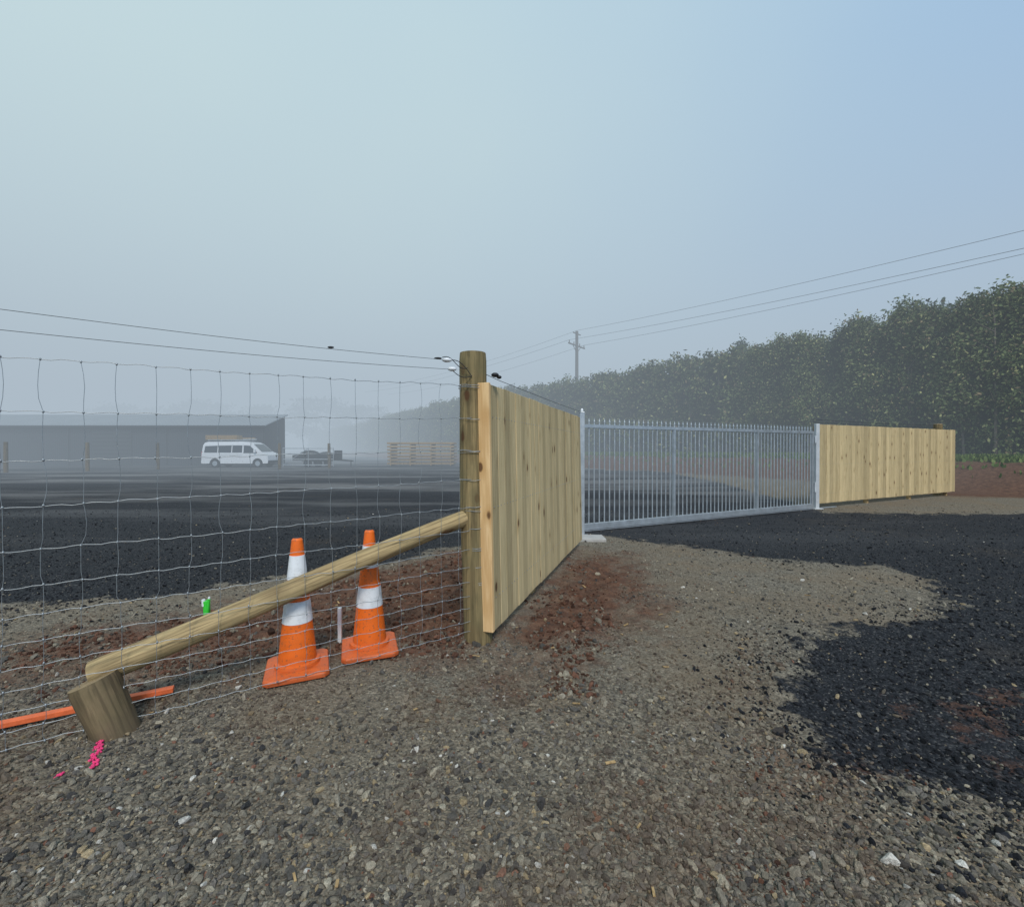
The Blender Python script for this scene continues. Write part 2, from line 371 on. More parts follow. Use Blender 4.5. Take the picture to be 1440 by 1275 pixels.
# ---------------------------------------------------------------- foliage
def leaf_mat(name):
    t=NT(name); a=t.attr('lc').outputs['Color']
    b=t.n.new('ShaderNodeBsdfDiffuse'); t.l.new(a,b.inputs[0]); t.l.new(b.outputs[0],t.out.inputs[0]); return t.m
LM=leaf_mat('foliage')
def leaves(name,P,size,cols,parent=None,updir=.0):
    n=len(P); a=rng.normal(0,1,(n,3)); a/=np.linalg.norm(a,axis=1,keepdims=True)
    if updir: a[:,2]+=updir; a/=np.linalg.norm(a,axis=1,keepdims=True)
    b=rng.normal(0,1,(n,3)); b-=(a*b).sum(1,keepdims=True)*a; b/=np.linalg.norm(b,axis=1,keepdims=True)
    s=size[:,None]; V=np.stack([P-a*s,P+b*s*.5,P+a*s,P-b*s*.5],1).reshape(-1,3)
    Fq=np.arange(4*n).reshape(n,4); o=mesh_np(name,V,Fq)
    at=o.data.attributes.new('lc','FLOAT_COLOR','POINT'); cc=np.repeat(np.concatenate([cols,np.ones((n,1))],1),4,0); at.data.foreach_set('color',cc.astype(np.float32).ravel())
    o.data.materials.append(LM)
    if parent:o.parent=parent
    return o
M['bark']=simple('bark',(.18,.145,.11),.9,0,.4,10)
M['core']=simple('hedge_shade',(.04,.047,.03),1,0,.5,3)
seglen=np.r_[0,np.cumsum(np.hypot(*np.diff(HL,axis=0).T))]
def along(s):
    x=np.interp(s,seglen,HL[:,0]);y=np.interp(s,seglen,HL[:,1])
    e=.5;dx=np.interp(s+e,seglen,HL[:,0])-np.interp(s-e,seglen,HL[:,0]);dy=np.interp(s+e,seglen,HL[:,1])-np.interp(s-e,seglen,HL[:,1])
    L=np.hypot(dx,dy)+1e-9; return x,y,-dy/L*1.0,dx/L*1.0
def s_at(y): return float(np.interp(y,HL[:,1],seglen))
SG=s_at(31.3)
def top_z(s): 
    q=np.zeros_like(s); return 8.2+.4*vn(s,q,.3,51)+.40*vn(s,q,.8,52)+.34*vn(s,q,2.0,53)-1.9*np.exp(-((s-SG)/.7)**2)
def make_hedge(s0,s1,nclump,per,lsz,spread=1.0,bright=1.0):
    e=empty('hedge')
    s=rng.uniform(s0,s1,nclump); tz=top_z(s); base=1.1
    k=rng.uniform(0,1,nclump); 
    zz=base+.1+(tz-base-.2)*rng.uniform(0,1,nclump)**.9
    off=np.where(k<.66,1.25,np.where(k<.72,-1.25,rng.uniform(-1.2,1.2,nclump))); zz=np.where(k>=.72,tz-rng.exponential(.16,nclump)+.16*np.abs(rng.normal(0,1,nclump)),zz)
    endm=rng.uniform(0,1,nclump)<.03; s=np.where(endm,np.where(rng.uniform(0,1,nclump)<.5,s0,s1),s); off=np.where(endm,rng.uniform(-1.2,1.2,nclump),off); zz=np.where(endm,base+(tz-base)*rng.uniform(0,1,nclump),zz)
    rel=.40*vn(s,zz,.75,61)+.26*vn(s,zz,1.8,65)
    off=off+rel*np.sign(off)+rng.normal(0,.12,nclump)
    low=sm(-zz,-3.4,-1.4); off=off-np.sign(off)*low*.4
    x,y,nx,ny=along(s)
    sgn=1.0 if hedge_sd(np.array([x[0]+nx[0]*2]),np.array([y[0]+ny[0]*2]))[0]>0 else -1.0
    C=np.stack([x+nx*off*sgn,y+ny*off*sgn,zz],-1)
    tone=.35*rng.uniform(0,1,nclump)+.25*(.5+.5*vn(s,zz,.6,62))+.4*np.clip(.5+rel*1.3,0,1)  # lit and shaded clumps in leaf colour: bulges lighter, recesses darker
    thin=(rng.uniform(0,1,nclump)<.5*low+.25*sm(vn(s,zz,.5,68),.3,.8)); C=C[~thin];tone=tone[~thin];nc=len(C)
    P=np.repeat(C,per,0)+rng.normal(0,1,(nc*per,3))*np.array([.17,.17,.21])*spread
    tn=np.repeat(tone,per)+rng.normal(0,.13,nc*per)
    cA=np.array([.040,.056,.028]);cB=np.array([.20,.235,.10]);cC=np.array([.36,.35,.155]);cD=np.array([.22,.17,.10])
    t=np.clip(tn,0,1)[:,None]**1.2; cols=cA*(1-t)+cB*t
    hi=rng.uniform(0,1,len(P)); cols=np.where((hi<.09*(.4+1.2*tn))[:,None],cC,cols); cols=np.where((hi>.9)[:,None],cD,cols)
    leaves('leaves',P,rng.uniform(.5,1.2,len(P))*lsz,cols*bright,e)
    mb=MB(); ss=s0+.6
    while ss<s1-.3:
        x,y,nx,ny=along(np.array([ss])); x=x[0];y=y[0];nx=nx[0]*sgn;ny=ny[0]*sgn
        o1=random.uniform(.6,1.25); t0=Vector((x+nx*o1,y+ny*o1,.95)); t1=t0+Vector((random.uniform(-.4,.4),random.uniform(-.3,.3),random.uniform(4,6.9)))
        mb.cyl(t0,t1,random.uniform(.05,.11),.02,6)
        for _ in range(4):
            q=t0.lerp(t1,random.uniform(.25,.95)); mb.cyl(q,q+Vector((random.uniform(-.9,.9),random.uniform(-.9,.3),random.uniform(.3,1.3))),.022,.006,5)
        ss+=random.uniform(.5,1.1)
    mb.obj('trunks',['bark'],e)
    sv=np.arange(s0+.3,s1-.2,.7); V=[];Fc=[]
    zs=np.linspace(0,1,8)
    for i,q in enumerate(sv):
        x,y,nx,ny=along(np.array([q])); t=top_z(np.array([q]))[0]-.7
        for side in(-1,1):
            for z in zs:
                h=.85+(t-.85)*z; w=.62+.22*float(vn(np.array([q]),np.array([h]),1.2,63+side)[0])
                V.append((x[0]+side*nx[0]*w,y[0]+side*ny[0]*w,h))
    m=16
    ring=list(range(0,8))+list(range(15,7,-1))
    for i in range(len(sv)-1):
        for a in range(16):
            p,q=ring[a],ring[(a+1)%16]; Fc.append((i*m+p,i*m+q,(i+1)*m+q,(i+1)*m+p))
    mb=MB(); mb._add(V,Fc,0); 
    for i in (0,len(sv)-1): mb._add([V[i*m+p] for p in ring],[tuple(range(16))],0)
    mb.obj('shade_core',['core'],e)  # solid dark core behind the leaves, hedge's inner shade put into its colour
make_hedge(s_at(4),SG-.1,7000,34,.09)
make_hedge(SG+.15,s_at(100),6500,22,.16,1.2,1.0)
make_hedge(s_at(101),s_at(200),1500,20,.3,1.6)

def tree(x,y,h,w,lsz,n,base=0.0,conifer=False):
    e=empty('pine_tree' if conifer else 'tree',(x,y,base)); mb=MB()
    mb.cyl((0,0,-.1),(random.uniform(-.2,.2),0,h*.85),h*.03,h*.008,8)
    C=[]
    for i in range(60):
        if conifer:
            z=random.uniform(.25,1.0); rr=w*(1.08-z)**.8; a=random.uniform(0,6.28); p=(math.cos(a)*rr,math.sin(a)*rr,h*z)
        else:
            z=random.uniform(.3,.98); rr=w*math.sqrt(max(0,1-((z-.6)/.42)**2))*random.uniform(.6,1.05); a=random.uniform(0,6.28); p=(math.cos(a)*rr,math.sin(a)*rr,h*z)
        C.append(p); 
        if i%2==0: mb.cyl((0,0,p[2]*.75),p,h*.007,h*.002,5)
    mb.obj('trunk',['bark'],e)
    C=np.array(C); P=np.repeat(C,n,0)+rng.normal(0,1,(len(C)*n,3))*np.array([w*.16,w*.16,h*.035])
    t=np.repeat(rng.uniform(0,1,len(C)),n)[:,None]; cols=np.array([.04,.06,.034])*(1-t)+np.array([.11,.15,.08])*t
    leaves('leaves',P,rng.uniform(.5,1.2,len(P))*lsz,cols,e)
tree(25.2,27.5,9.3,2.4,.16,120,1.0,False); tree(28.6,27.0,9.6,2.0,.16,120,1.0,False)
tree(18.0,34.6,8.6,1.2,.13,90,1.0,True)
for (x,y,h,w) in ((-150,172,19,11),(-125,180,21,12),(-100,170,18,11),(-78,176,22,12),(-56,170,18,10)):
    tree(x,y,h,w,.8,50,0)

n=24000; s=rng.uniform(s_at(4),s_at(60),n); x,y,nx,ny=along(s); sg=1.0 if hedge_sd(np.array([x[0]+nx[0]*2]),np.array([y[0]+ny[0]*2]))[0]>0 else -1
off=rng.uniform(.3,3.9,n); off=np.where(rng.uniform(0,1,n)<.06,off+2,off); x=x+nx*off*sg;y=y+ny*off*sg
P=np.stack([x,y,height(x,y)+.05],-1); t=rng.uniform(0,1,(n,1))
leaves('grass',P,rng.uniform(.06,.16,n),np.array([.06,.10,.028])*(1-t)+np.array([.17,.21,.07])*t,None,2.0)

# ---------------------------------------------------------------- timber log
def log(name,p0,p1,r0,r1,mat,parent=None,seg=36,rings=40,warp=.01):
    p0=Vector(p0);p1=Vector(p1);L=(p1-p0).length
    mb=MB(); vs=[];sd=random.random()*50
    for j in range(rings+1):
        z=L*j/rings; t=j/rings; r=r0+(r1-r0)*t
        if j==0 or j==rings: r*=.955
        bx=warp*math.sin(z*2.1+sd);by=warp*math.cos(z*1.7+sd)
        for i in range(seg):
            a=2*math.pi*i/seg; rr=r*(1+.012*math.sin(3*a+sd+z)+.014*math.sin(5*z+sd)*math.cos(a+sd)+.01*math.sin(7*a+z*3+sd)+.006*math.sin(17*a+sd)); vs.append((math.cos(a)*rr+bx,math.sin(a)*rr+by,z))
    fs=[(j*seg+i,j*seg+(i+1)%seg,(j+1)*seg+(i+1)%seg,(j+1)*seg+i) for j in range(rings) for i in range(seg)]
    mb.cur=random.random(); mb._add(vs,fs,0)
    mb._add(vs[:seg],[tuple(range(seg-1,-1,-1))],1); mb._add(vs[-seg:],[tuple(range(seg))],1)
    o=mb.obj(name,[mat,'endgrain'],parent,smooth=False); 
    fl=[len(p.vertices)==4 for p in o.data.polygons]; o.data.polygons.foreach_set('use_smooth',fl)
    o.location=p0; o.rotation_euler=(p1-p0).to_track_quat('Z','Y').to_euler(); return o

PX,PY=-.262,3.47
fdir=Vector((-.875,-.484,0)).normalized(); fn=Vector((fdir.y,-fdir.x,0))
if fn.y>0: fn=-fn
PR=.108
strainer=empty('fence_post',(PX,PY,0))
log('post',(0,0,-.3),(-.05,0,2.255),PR+.004,PR-.002,'post',strainer)
zsL=[1.955,1.69,1.445,1.215,.995,.815,.665,.535,.415,.305,.20,.11,.02]
zsR=[1.985,1.735,1.50,1.275,1.06,.885,.735,.60,.49,.385,.285,.19,.11]
def fpt(s,z,off=0):
    p=Vector((-.31,3.37,0))+fdir*s+fn*off; return (p.x,p.y,z)
Lf=5.2
def wz(k,s): 
    t=s/2.5; return zsR[k]+(zsL[k]-zsR[k])*min(t,1.3)-.008*math.sin(math.pi*min(max(t,0),1))
wf=empty('wire_fence'); lines=[];stays=[];kn=MB()
ph=[random.uniform(0,6) for _ in zsL]
for k in range(13):
    pl=[]; s=0
    while s<=Lf:
        pl.append(fpt(s,wz(k,s)+.0035*math.sin(s*42+ph[k])+random.uniform(-.0018,.0018)+.006*math.sin(s*5+ph[k])*math.sin(s*2.3+k),random.uniform(-.001,.001))); s+=.0375
    lines.append(pl)
st=.10
while st<Lf:
    pl=[]; j=0
    for k in range(13):
        j=.55*j+random.uniform(-.010,.010); pl.append(fpt(st+j,wz(k,st),.003))
        kn.ell(pl[-1],(.0052,.0052,.008),0,6,4)
        if k<12:
            amp=.014 if k<4 else .004
            bb=random.uniform(-1,1)*amp
            for q in(.25,.5,.75):
                pl.append(fpt(st+j+bb*math.sin(q*math.pi),wz(k,st)+(wz(k+1,st)-wz(k,st))*q,.003))
    stays.append(pl); st+=.15+random.uniform(-.006,.006)
curve('line_wires',lines,.0018,'galvd',wf); curve('stay_wires',stays,.00125,'galvd',wf); kn.obj('knots',['galvd'],wf,True)
loops=[]
for k in range(13):
    z=zsR[k]; cx=PX-.05*z/2.235; loops.append([(cx+math.cos(a)*(PR+.006),PY+math.sin(a)*(PR+.006),z+.012*math.sin(a*.5+k)+.003*math.sin(5*a)) for a in np.linspace(0,2*math.pi,30)])
    if k%2==0: loops.append([(cx+math.cos(a)*(PR+.006),PY+math.sin(a)*(PR+.006),z-.02+.014*math.sin(a*.5+k*2)) for a in np.linspace(0,2*math.pi,30)])
curve('post_wraps',loops,.0018,'galvd',wf)
br=empty('brace_strut'); 
log('strut',(-2.30,2.40,.285),(-.34,3.42,.965),.072,.062,'strut',br,warp=.014)
log('stump',(-2.08,2.36,-.12),(-2.235,2.345,.27),.095,.108,'stump',br,rings=14,warp=.003)
log('fence_post',fpt(Lf,-.3,-.11),fpt(Lf,2.3,-.11),.1,.1,'post')
ew=empty('electric_wire')
def ewire(z0,z1,send):
    return [fpt(s,z0+(z1-z0)*s/2.5-.02*math.sin(math.pi*min(s/2.6,1)),.01) for s in np.linspace(send,Lf,60)]
curve('live_wires',[ewire(2.165,2.185,.22),ewire(2.10,2.085,.18)],.0015,'dark',ew)
mb=MB(); a=fpt(.20,2.16,.01); mb.ell(a,(.038,.03,.016),0); b=fpt(.16,2.098,.01); mb.ell(b,(.034,.026,.016),0)
c_=fpt(1.0,2.165,.01); mb.ell(c_,(.022,.014,.007),1); mb.ell(fpt(.27,2.167,.01),(.03,.02,.007),1)
mb.ell((-.13,3.38,2.07),(.03,.03,.018),1); mb.ell((-.10,3.42,2.06),(.02,.02,.014),1)
mb.obj('insulators',['white_pl','black'],ew,True)
hoops=[[fpt(.20-.2*t,2.155-.10*t+.05*math.sin(math.pi*t),.01) for t in np.linspace(0,1,14)],[fpt(.16-.16*t,2.09-.03*t-.03*math.sin(math.pi*t),.01) for t in np.linspace(0,1,14)],
 [fpt(.24-.2*t,2.175+.02*math.sin(math.pi*t*2)-.06*t,.02) for t in np.linspace(0,1,14)]]
curve('jumper_leads',hoops,.003,'black',ew)

# ---------------------------------------------------------------- timber panels
def panel(name,p0,p1,zb,zt,front_sign,endboard,bw=.145,mat='pine',k0=.05):
    p0=Vector((*p0,0));p1=Vector((*p1,0));L=(p1-p0).length; ang=math.atan2(p1.y-p0.y,p1.x-p0.x)
    e=empty(name,p0,ang); mb=MB(); x=0
    while x<L-.02:
        w=min(bw,L-x); mb.cur=random.random()*9; g=random.uniform(.002,.006)
        y=front_sign*(.012+random.uniform(-.003,.003)); dz=random.uniform(-.005,.005)
        mb.box((x+w/2,y,(zb+zt)/2+dz),(w-g,.022,zt-zb),0,Matrix.Rotation(random.uniform(-.012,.012),3,'Z')); x+=w
    mb.obj('palings',[mat],e,bevel=.0025)
    mr_=MB()
    for z in (zb+.25,(zb+zt)/2,zt-.25): mr_.cur=z; mr_.box((L/2,-front_sign*.027,z),(L-.02,.048,.09))
    k=k0
    while k<L: mr_.cur=k; mr_.box((k,-front_sign*.097,(zt-.02)/2-.1),(.09,.088,zt+.16)); k+=2.35
    mr_.obj('rails_and_posts',['timber'],e,bevel=.003)
    if endboard:
        m3=MB(); m3.cur=.37; m3.box((-.022,-front_sign*.022,(zb+zt)/2+.004),(.040,.092,zt-zb+.012)); m3.obj('end_board',['pine_end'],e,bevel=.004)
    mf=MB()
    xx=bw/2
    while xx<L:
        for z in (zb+.25,(zb+zt)/2,zt-.25):
            for q in(-.04,.04): mf.cyl((xx+q,front_sign*.020,z),(xx+q,front_sign*.0265,z),.004,seg=6)
        xx+=bw
    mf.obj('nails',['galvd'],e)
    return e
near=panel('timber_fence_panel',(-.15,3.36),(1.067,6.80),.11,2.0,-1,True,k0=1.3)
near.matrix_basis=Matrix.Translation((-.15,3.38,0))@Matrix.Rotation(math.atan2(3.44,1.217),4,'Z')@Matrix.Rotation(math.radians(-1.1),4,'X')
far=panel('timber_fence_panel',(7.83,11.25),(14.55,14.5),.125,2.14,-1,True)
mb=MB(); mb.box((7.70,11.14,1.07),(.09,.09,2.16)); mb.box((7.70,11.14,.01),(.22,.22,.02)); mb.box((7.62,11.10,.55),(.05,.10,.25)); mb.box((7.62,11.10,1.75),(.05,.10,.18))
mb.obj('gate_post',['white_steel'],None,bevel=.006)
mb=MB(); mb.cyl((13.95,14.45,-.2),(13.95,14.45,2.32),.12,.115,20); mb.cyl((13.95,14.45,2.321),(13.95,14.45,2.335),.11,.10,20,1); mb.obj('fence_post',['post','endgrain'],None)
curve('electric_wire',[[(7.72,11.3,2.2),(10.8,12.9,2.19),(13.95,14.32,2.2)],[(7.72,11.3,2.27),(10.8,12.9,2.255),(13.95,14.32,2.28)]],.004,'dark')
curve('electric_wire',[[(-.2,3.42,2.08),(-.1,3.60,2.06),(.5,5.2,2.055),(1.10,6.9,2.08),(1.14,7.5,2.12)]],.0025,'dark')
mb=MB(); mb.box((1.19,7.5,1.08),(.08,.08,2.12)); mb.ell((1.19,7.5,2.16),(.025,.025,.04),1); mb.box((1.19,7.5,.02),(.26,.26,.03)); mb.obj('gate_post',['galv','white_pl'],None,bevel=.005)
mb=MB(); mb.box((1.28,7.3,.02),(.5,.36,.08)); mb.obj('concrete_footing',['conc'],None,bevel=.02)

# ---------------------------------------------------------------- gate
g0=Vector((1.20,8.0)); g1=Vector((7.55,11.07)); gl=(g1-g0).length; ga=math.atan2(g1.y-g0.y,g1.x-g0.x)
ge=empty('sliding_gate',(g0.x,g0.y,0),ga); mb=MB()
ZB=.085; ZT=1.93
mb.box((gl/2-.9,0,ZB),(gl+1.8,.075,.11)); mb.box((gl/2,0,ZT),(gl,.05,.06)); 
for q in (.03,gl*.332,gl*.70,gl-.03): mb.box((q,0,(ZB+ZT)/2+.012),(.06,.052,ZT-ZB-.09))
mb.bar((-2.1,0,ZB+.06),(0,0,1.0),.05,.05); mb.box((-2.15,0,ZB+.22),(.05,.05,.33)); mb.bar((-2.15,0,ZB+.36),(-1.5,0,ZB+.36),.05,.05)
x=.12; 
while x<gl-.08:
    mb.cyl((x,-.0,ZB+.04),(x,0,ZT+.085),.0125,seg=10,mi=0,cap=False); mb.cyl((x,0,ZT+.085),(x,0,ZT+.15),.015,.002,8)
    mb.ell((x,0,ZT+.087),(.02,.02,.012),0,8,4); x+=.118
for q in (.9,3.2,5.7): mb.cyl((q,-.03,.055),(q,.03,.055),.05,seg=16)
mb.box((gl/2,0,.012),(gl+2,.06,.015))
mb.obj('frame_and_pickets',['galv'],ge,bevel=0)

# ---------------------------------------------------------------- cones
def cone(x,y,rz,lean=0):
    e=empty('traffic_cone',(x,y,float(height(np.array([x]),np.array([y]))[0])+.01),rz); e.rotation_euler[0]=lean
    def rad(z): return .033+(.122-.033)*(1-(z-.05)/.84)
    zs=[.045,.05,.068,.075,.12,.2,.33,.331,.345,.475,.476,.55,.615,.616,.63,.775,.776,.83,.875,.888]
    mb=MB(); seg=40; vs=[]
    for z in zs:
        r=rad(z); 
        if z<=.05: r=.142
        if z==.068: r=.138
        if .331<=z<=.475 or .616<=z<=.775: r+=.0025
        if z==.888: r=.024
        for i in range(seg):
            a=2*math.pi*i/seg; vs.append((math.cos(a)*r,math.sin(a)*r,z))
    for j in range(len(zs)-1):
        zm=(zs[j]+zs[j+1])/2; mi=1 if (.331<zm<.475 or .616<zm<.775) else 0
        mb._add(vs[j*seg:(j+2)*seg],[(i,(i+1)%seg,seg+(i+1)%seg,seg+i) for i in range(seg)],mi)
    mb.cyl((0,0,.888),(0,0,.8885),.024,.018,seg,2)
    mb.obj('cone_body',['cone','band','black'],e,True)
    b=MB(); w=.195;c=.03
    P=[(-w,-w+c),(-w,w-c),(-w+c,w),(w-c,w),(w,w-c),(w,-w+c),(w-c,-w),(-w+c,-w)][::-1]
    n=8; lay=[(1,0),(1,.024),(.97,.034),(.72,.046)]; vs=[(px*s,py*s,z) for s,z in lay for px,py in P]
    fs=[(j*n+i,j*n+(i+1)%n,(j+1)*n+(i+1)%n,(j+1)*n+i) for j in range(3) for i in range(n)]+[tuple(range(n-1,-1,-1)),tuple(range(3*n,4*n))]
    b._add(vs,fs,0)
    for sx in(-1,1):
        for sy in(-1,1): b.box((sx*.15,sy*.15,.0),(.05,.05,.02))
    b.obj('base',['cone'],e,bevel=.004)
cone(-1.45,2.97,.42,0.0); cone(-1.06,3.27,.35,.01)

# ---------------------------------------------------------------- small stuff
def gz(x,y): return float(height(np.array([x]),np.array([y]))[0])
x,y=G(477,908); mb=MB(); mb.box((x,y,.12),(.028,.022,.34)); mb.obj('survey_peg',['white_pl'],None,bevel=.003)
x,y=G(290,884); mb=MB(); z0=gz(x,y)
mb.cyl((x,y,z0-.03),(x-.005,y,z0+.23),.024,.026,12,0); mb.cyl((x+.012,y-.02,z0+.10),(x+.03,y-.02,z0+.255),.011,.011,8,0); mb.cyl((x-.02,y-.01,z0+.19),(x-.025,y-.01,z0+.245),.016,.014,8,1); mb.cyl((x+.03,y-.02,z0+.2551),(x+.032,y-.02,z0+.27),.010,.007,8,1)
mb.obj('survey_marker_peg',['green','white_pl'],None)
mb=MB(); a=G(-90,1040,.03);b=G(242,972,.03); mb.bar((a[0],a[1],.035),(b[0],b[1],.04),.045,.028); mb.obj('marker_stake',['orange_pipe'],None,bevel=.003)
mb=MB()
for (u,v,s) in ((138,1046,.012),(135,1052,.013),(136,1058,.012),(131,1064,.013),(129,1070,.013),(130,1076,.012),(127,1082,.012),(79,1095,.009),(133,1055,.012)):
    for _ in range(16):
        px,py=G(u,v); px+=random.gauss(0,s*.5);py+=random.gauss(0,s*.7); q=random.uniform(.003,.008); mb.ell((px,py,gz(px,py)+.008),(q,q*random.uniform(.6,1.2),.006),0,7,4)
mb.obj('spray_paint_mark',['pink'],None,True)
mb=MB()
for _ in range(46):
    d=random.uniform(1.4,6); xx=random.uniform(-.9,.7)*d; mb.cur=random.random()*9
    b_,r2,g2,h2=masks(np.array([xx]),np.array([d]))
    if b_[0]>-.2: continue
    mb.box((xx,d,gz(xx,d)+.010),(random.uniform(.02,.055),random.uniform(.006,.014),.004),0,Matrix.Rotation(random.uniform(0,3.1),3,'Z')@Matrix.Rotation(random.uniform(-.3,.3),3,'Y'))
mb.obj('wood_chips',['timber'],None)

# ---------------------------------------------------------------- power pole
pp=empty('power_pole',(8.07,55,0)); mb=MB(); mb.cyl((0,0,0),(0,0,16.2),.27,.18,12)
cd=Vector((.62,.78,0)); 
mb.bar(Vector((0,0,14.4))-cd*2.0,Vector((0,0,14.4))+cd*2.0,.12,.14); mb.bar(Vector((0,0,15.9))-cd*.9,Vector((0,0,15.9))+cd*.9,.1,.12)
for q in(-1.8,-.7,.7,1.8): mb.cyl(Vector((0,0,14.45))+cd*q,Vector((0,0,14.8))+cd*q,.07,.05,8)
mb.bar((0,0,13.5),Vector((0,0,14.4))+cd*1.0,.06,.06);mb.bar((0,0,13.5),Vector((0,0,14.4))-cd*1.0,.06,.06)
mb.obj('pole_and_crossarm',['pole'],pp)
pw_=[]
ends=[(Vector((8.07,55,16.3)),Vector((53.2,-2.9,14.9))),(Vector((8.07,55,14.8))+cd*1.8,Vector((53.5,-2.9,14.2))),(Vector((8.07,55,14.8))-cd*1.8,Vector((53.0,-3.5,13.6)))]
for a,b in ends: pw_.append([a.lerp(b,t)-Vector((0,0,1.1*4*t*(1-t))) for t in np.linspace(0,1,40)])
ends=[(Vector((8.07,55,16.3)),Vector((-30,98,15.5))),(Vector((8.07,55,14.8))+cd*1.8,Vector((-28,100,14))),(Vector((8.07,55,14.8))-cd*1.8,Vector((-32,96,14)))]
for a,b in ends: pw_.append([a.lerp(b,t)-Vector((0,0,1.0*4*t*(1-t))) for t in np.linspace(0,1,30)])
off=Vector((8.07,55,0))
curve('power_lines',[[p-off for p in pl] for pl in pw_],.016,'dark',pp)

# ---------------------------------------------------------------- shed
def shed():
    e=empty('farm_shed',(-22.7,40.5,0)); L=42; D=3.6; zE=3.72; zR=4.85
    t=NT('shed_cladding'); o=t.obj(); w=t.add('ShaderNodeTexWave',{'Vector':o,'Scale':1.6,'Distortion':0},bands_direction='X').outputs['Fac']
    c=t.mix(t.noise(o,.6,4),(.026,.030,.038),(.045,.05,.058)); c=t.mix(t.mr(w,0,.25,.5,0),c,(.012,.013,.016)); t.bsdf(c,.6,0,w,.5,.03,.2) 
    t2=NT('shed_roof'); o=t2.obj(); w=t2.add('ShaderNodeTexWave',{'Vector':o,'Scale':.9,'Distortion':0},bands_direction='X').outputs['Fac']
    c=t2.mix(t2.noise(o,.5,5),(.24,.26,.28),(.36,.38,.40)); c=t2.mix(t2.mr(w,0,.3,.7,0),c,(.11,.12,.13)); t2.bsdf(c,.5,.2,w,.5,.03)
    mb=MB()
    vs=[(0,0,0),(-L,0,0),(-L,D,0),(0,D,0),(0,0,zE),(-L,0,zE),(-L,D,zR),(0,D,zR)]
    mb._add(vs,[(0,4,5,1),(0,3,7,4),(1,5,6,2),(2,6,7,3),(0,1,2,3)],0)
    mb.obj('walls',[t.m],e)
    mb=MB(); sl_=(zR-zE)/D
    ya=-.4;yb=D+.15; za=zE+ya*sl_+.02; zb=zE+yb*sl_+.02; xa=-L-.3;xb=.25
    mb._add([(xa,ya,za),(xb,ya,za),(xb,yb,zb),(xa,yb,zb),(xa,ya,za+.09),(xb,ya,za+.09),(xb,yb,zb+.09),(xa,yb,zb+.09)],[(3,2,1,0),(4,5,6,7),(0,1,5,4),(1,2,6,5),(2,3,7,6),(3,0,4,7)],0)
    mb.obj('roof',[t2.m],e)
    mb=MB(); mb.box((-L/2,-.47,zE-.10),(L+.5,.12,.13)) 
    for q in(-.15,-9,-18,-27,-36): mb.box((q,-.06,zE/2-.1),(.09,.09,zE-.2))
    mb.obj('gutter_and_downpipes',['dark'],e)
    mb=MB()
    for q in(-31,-14): 
        for k in range(9): mb.box((q,-.045,.2+k*.36),(3.6,.05,.34))
    for q in (-5,-21): mb.box((q,-.03,1.02),(.95,.05,2.04))
    mb.obj('doors',['dark'],e,bevel=.02)
shed()
for (u,v) in ((8,664),(123,662),(222,660),(393,659),(463,658)):
    x,y=G(u,v); log('fence_post',(x,y,-.2),(x+random.uniform(-.04,.04),y,2.0),.12,.11,'stump',None,14,4,.0)
x0,y0=G(545,655); tk=empty('timber_stack',(x0,y0+1.0,0)); mb=MB()
for k in range(7):
    z=.22+k*.31
    for j in range(3):
        mb.cur=random.random()*9; mb.box((3.05+random.uniform(-.05,.05),-.8+j*.8,z),(6.1,.7,.16))
for q in(.3,2.1,4.0,5.8):
    for k in range(7): mb.cur=q+k; mb.box((q,0,.085+k*.31),(.1,2.3,.105))
mb.obj('boards',['timber'],tk,bevel=.01)
x0,y0=G(398,658); mb=MB()
for z in(.25,.7,1.15,1.6): mb.cyl((x0,y0,z),(x0+4.0,y0+.2,z),.03,seg=8)
for q in(0,2,4): mb.cyl((x0+q,y0+.05*q,.1),(x0+q,y0+.05*q,1.65),.03,seg=8)
mb.bar((x0,y0,.25),(x0+2,y0+.1,1.6),.04,.04); mb.obj('farm_gate',['galv'],None)
tr=empty('trailer',(-17.0,38.6,0)); mb=MB()
mb.box((0,0,.62),(3.6,1.7,.12)); 
for sy in(-.85,.85): mb.box((0,sy,.85),(3.6,.04,.34))
mb.box((-1.8,0,.85),(.04,1.66,.34)); mb.box((1.8,0,1.05),(.06,1.66,.75)); mb.bar((1.8,-.6,.6),(3.1,0,.5),.08,.1); mb.bar((1.8,.6,.6),(3.1,0,.5),.08,.1); mb.cyl((2.9,0,.0),(2.9,0,.6),.04,seg=8)
for sx in(-.45,.45):
    for sy in(-.95,.95): mb.cyl((sx,sy-.09,.33),(sx,sy+.09,.33),.33,seg=20,mi=1); mb.cyl((sx,sy-.1,.33),(sx,sy+.1,.33),.15,seg=12,mi=0)
mb.ell((-.7,0,.95),(.95,.7,.5),1,14,8); mb.ell((.7,.1,.9),(.8,.65,.42),1,14,8)
for sy in(-.85,.85): mb.box((0,sy,.5),(1.9,.28,.04))
mb.obj('trailer_body',['dark','black'],tr,bevel=.01)

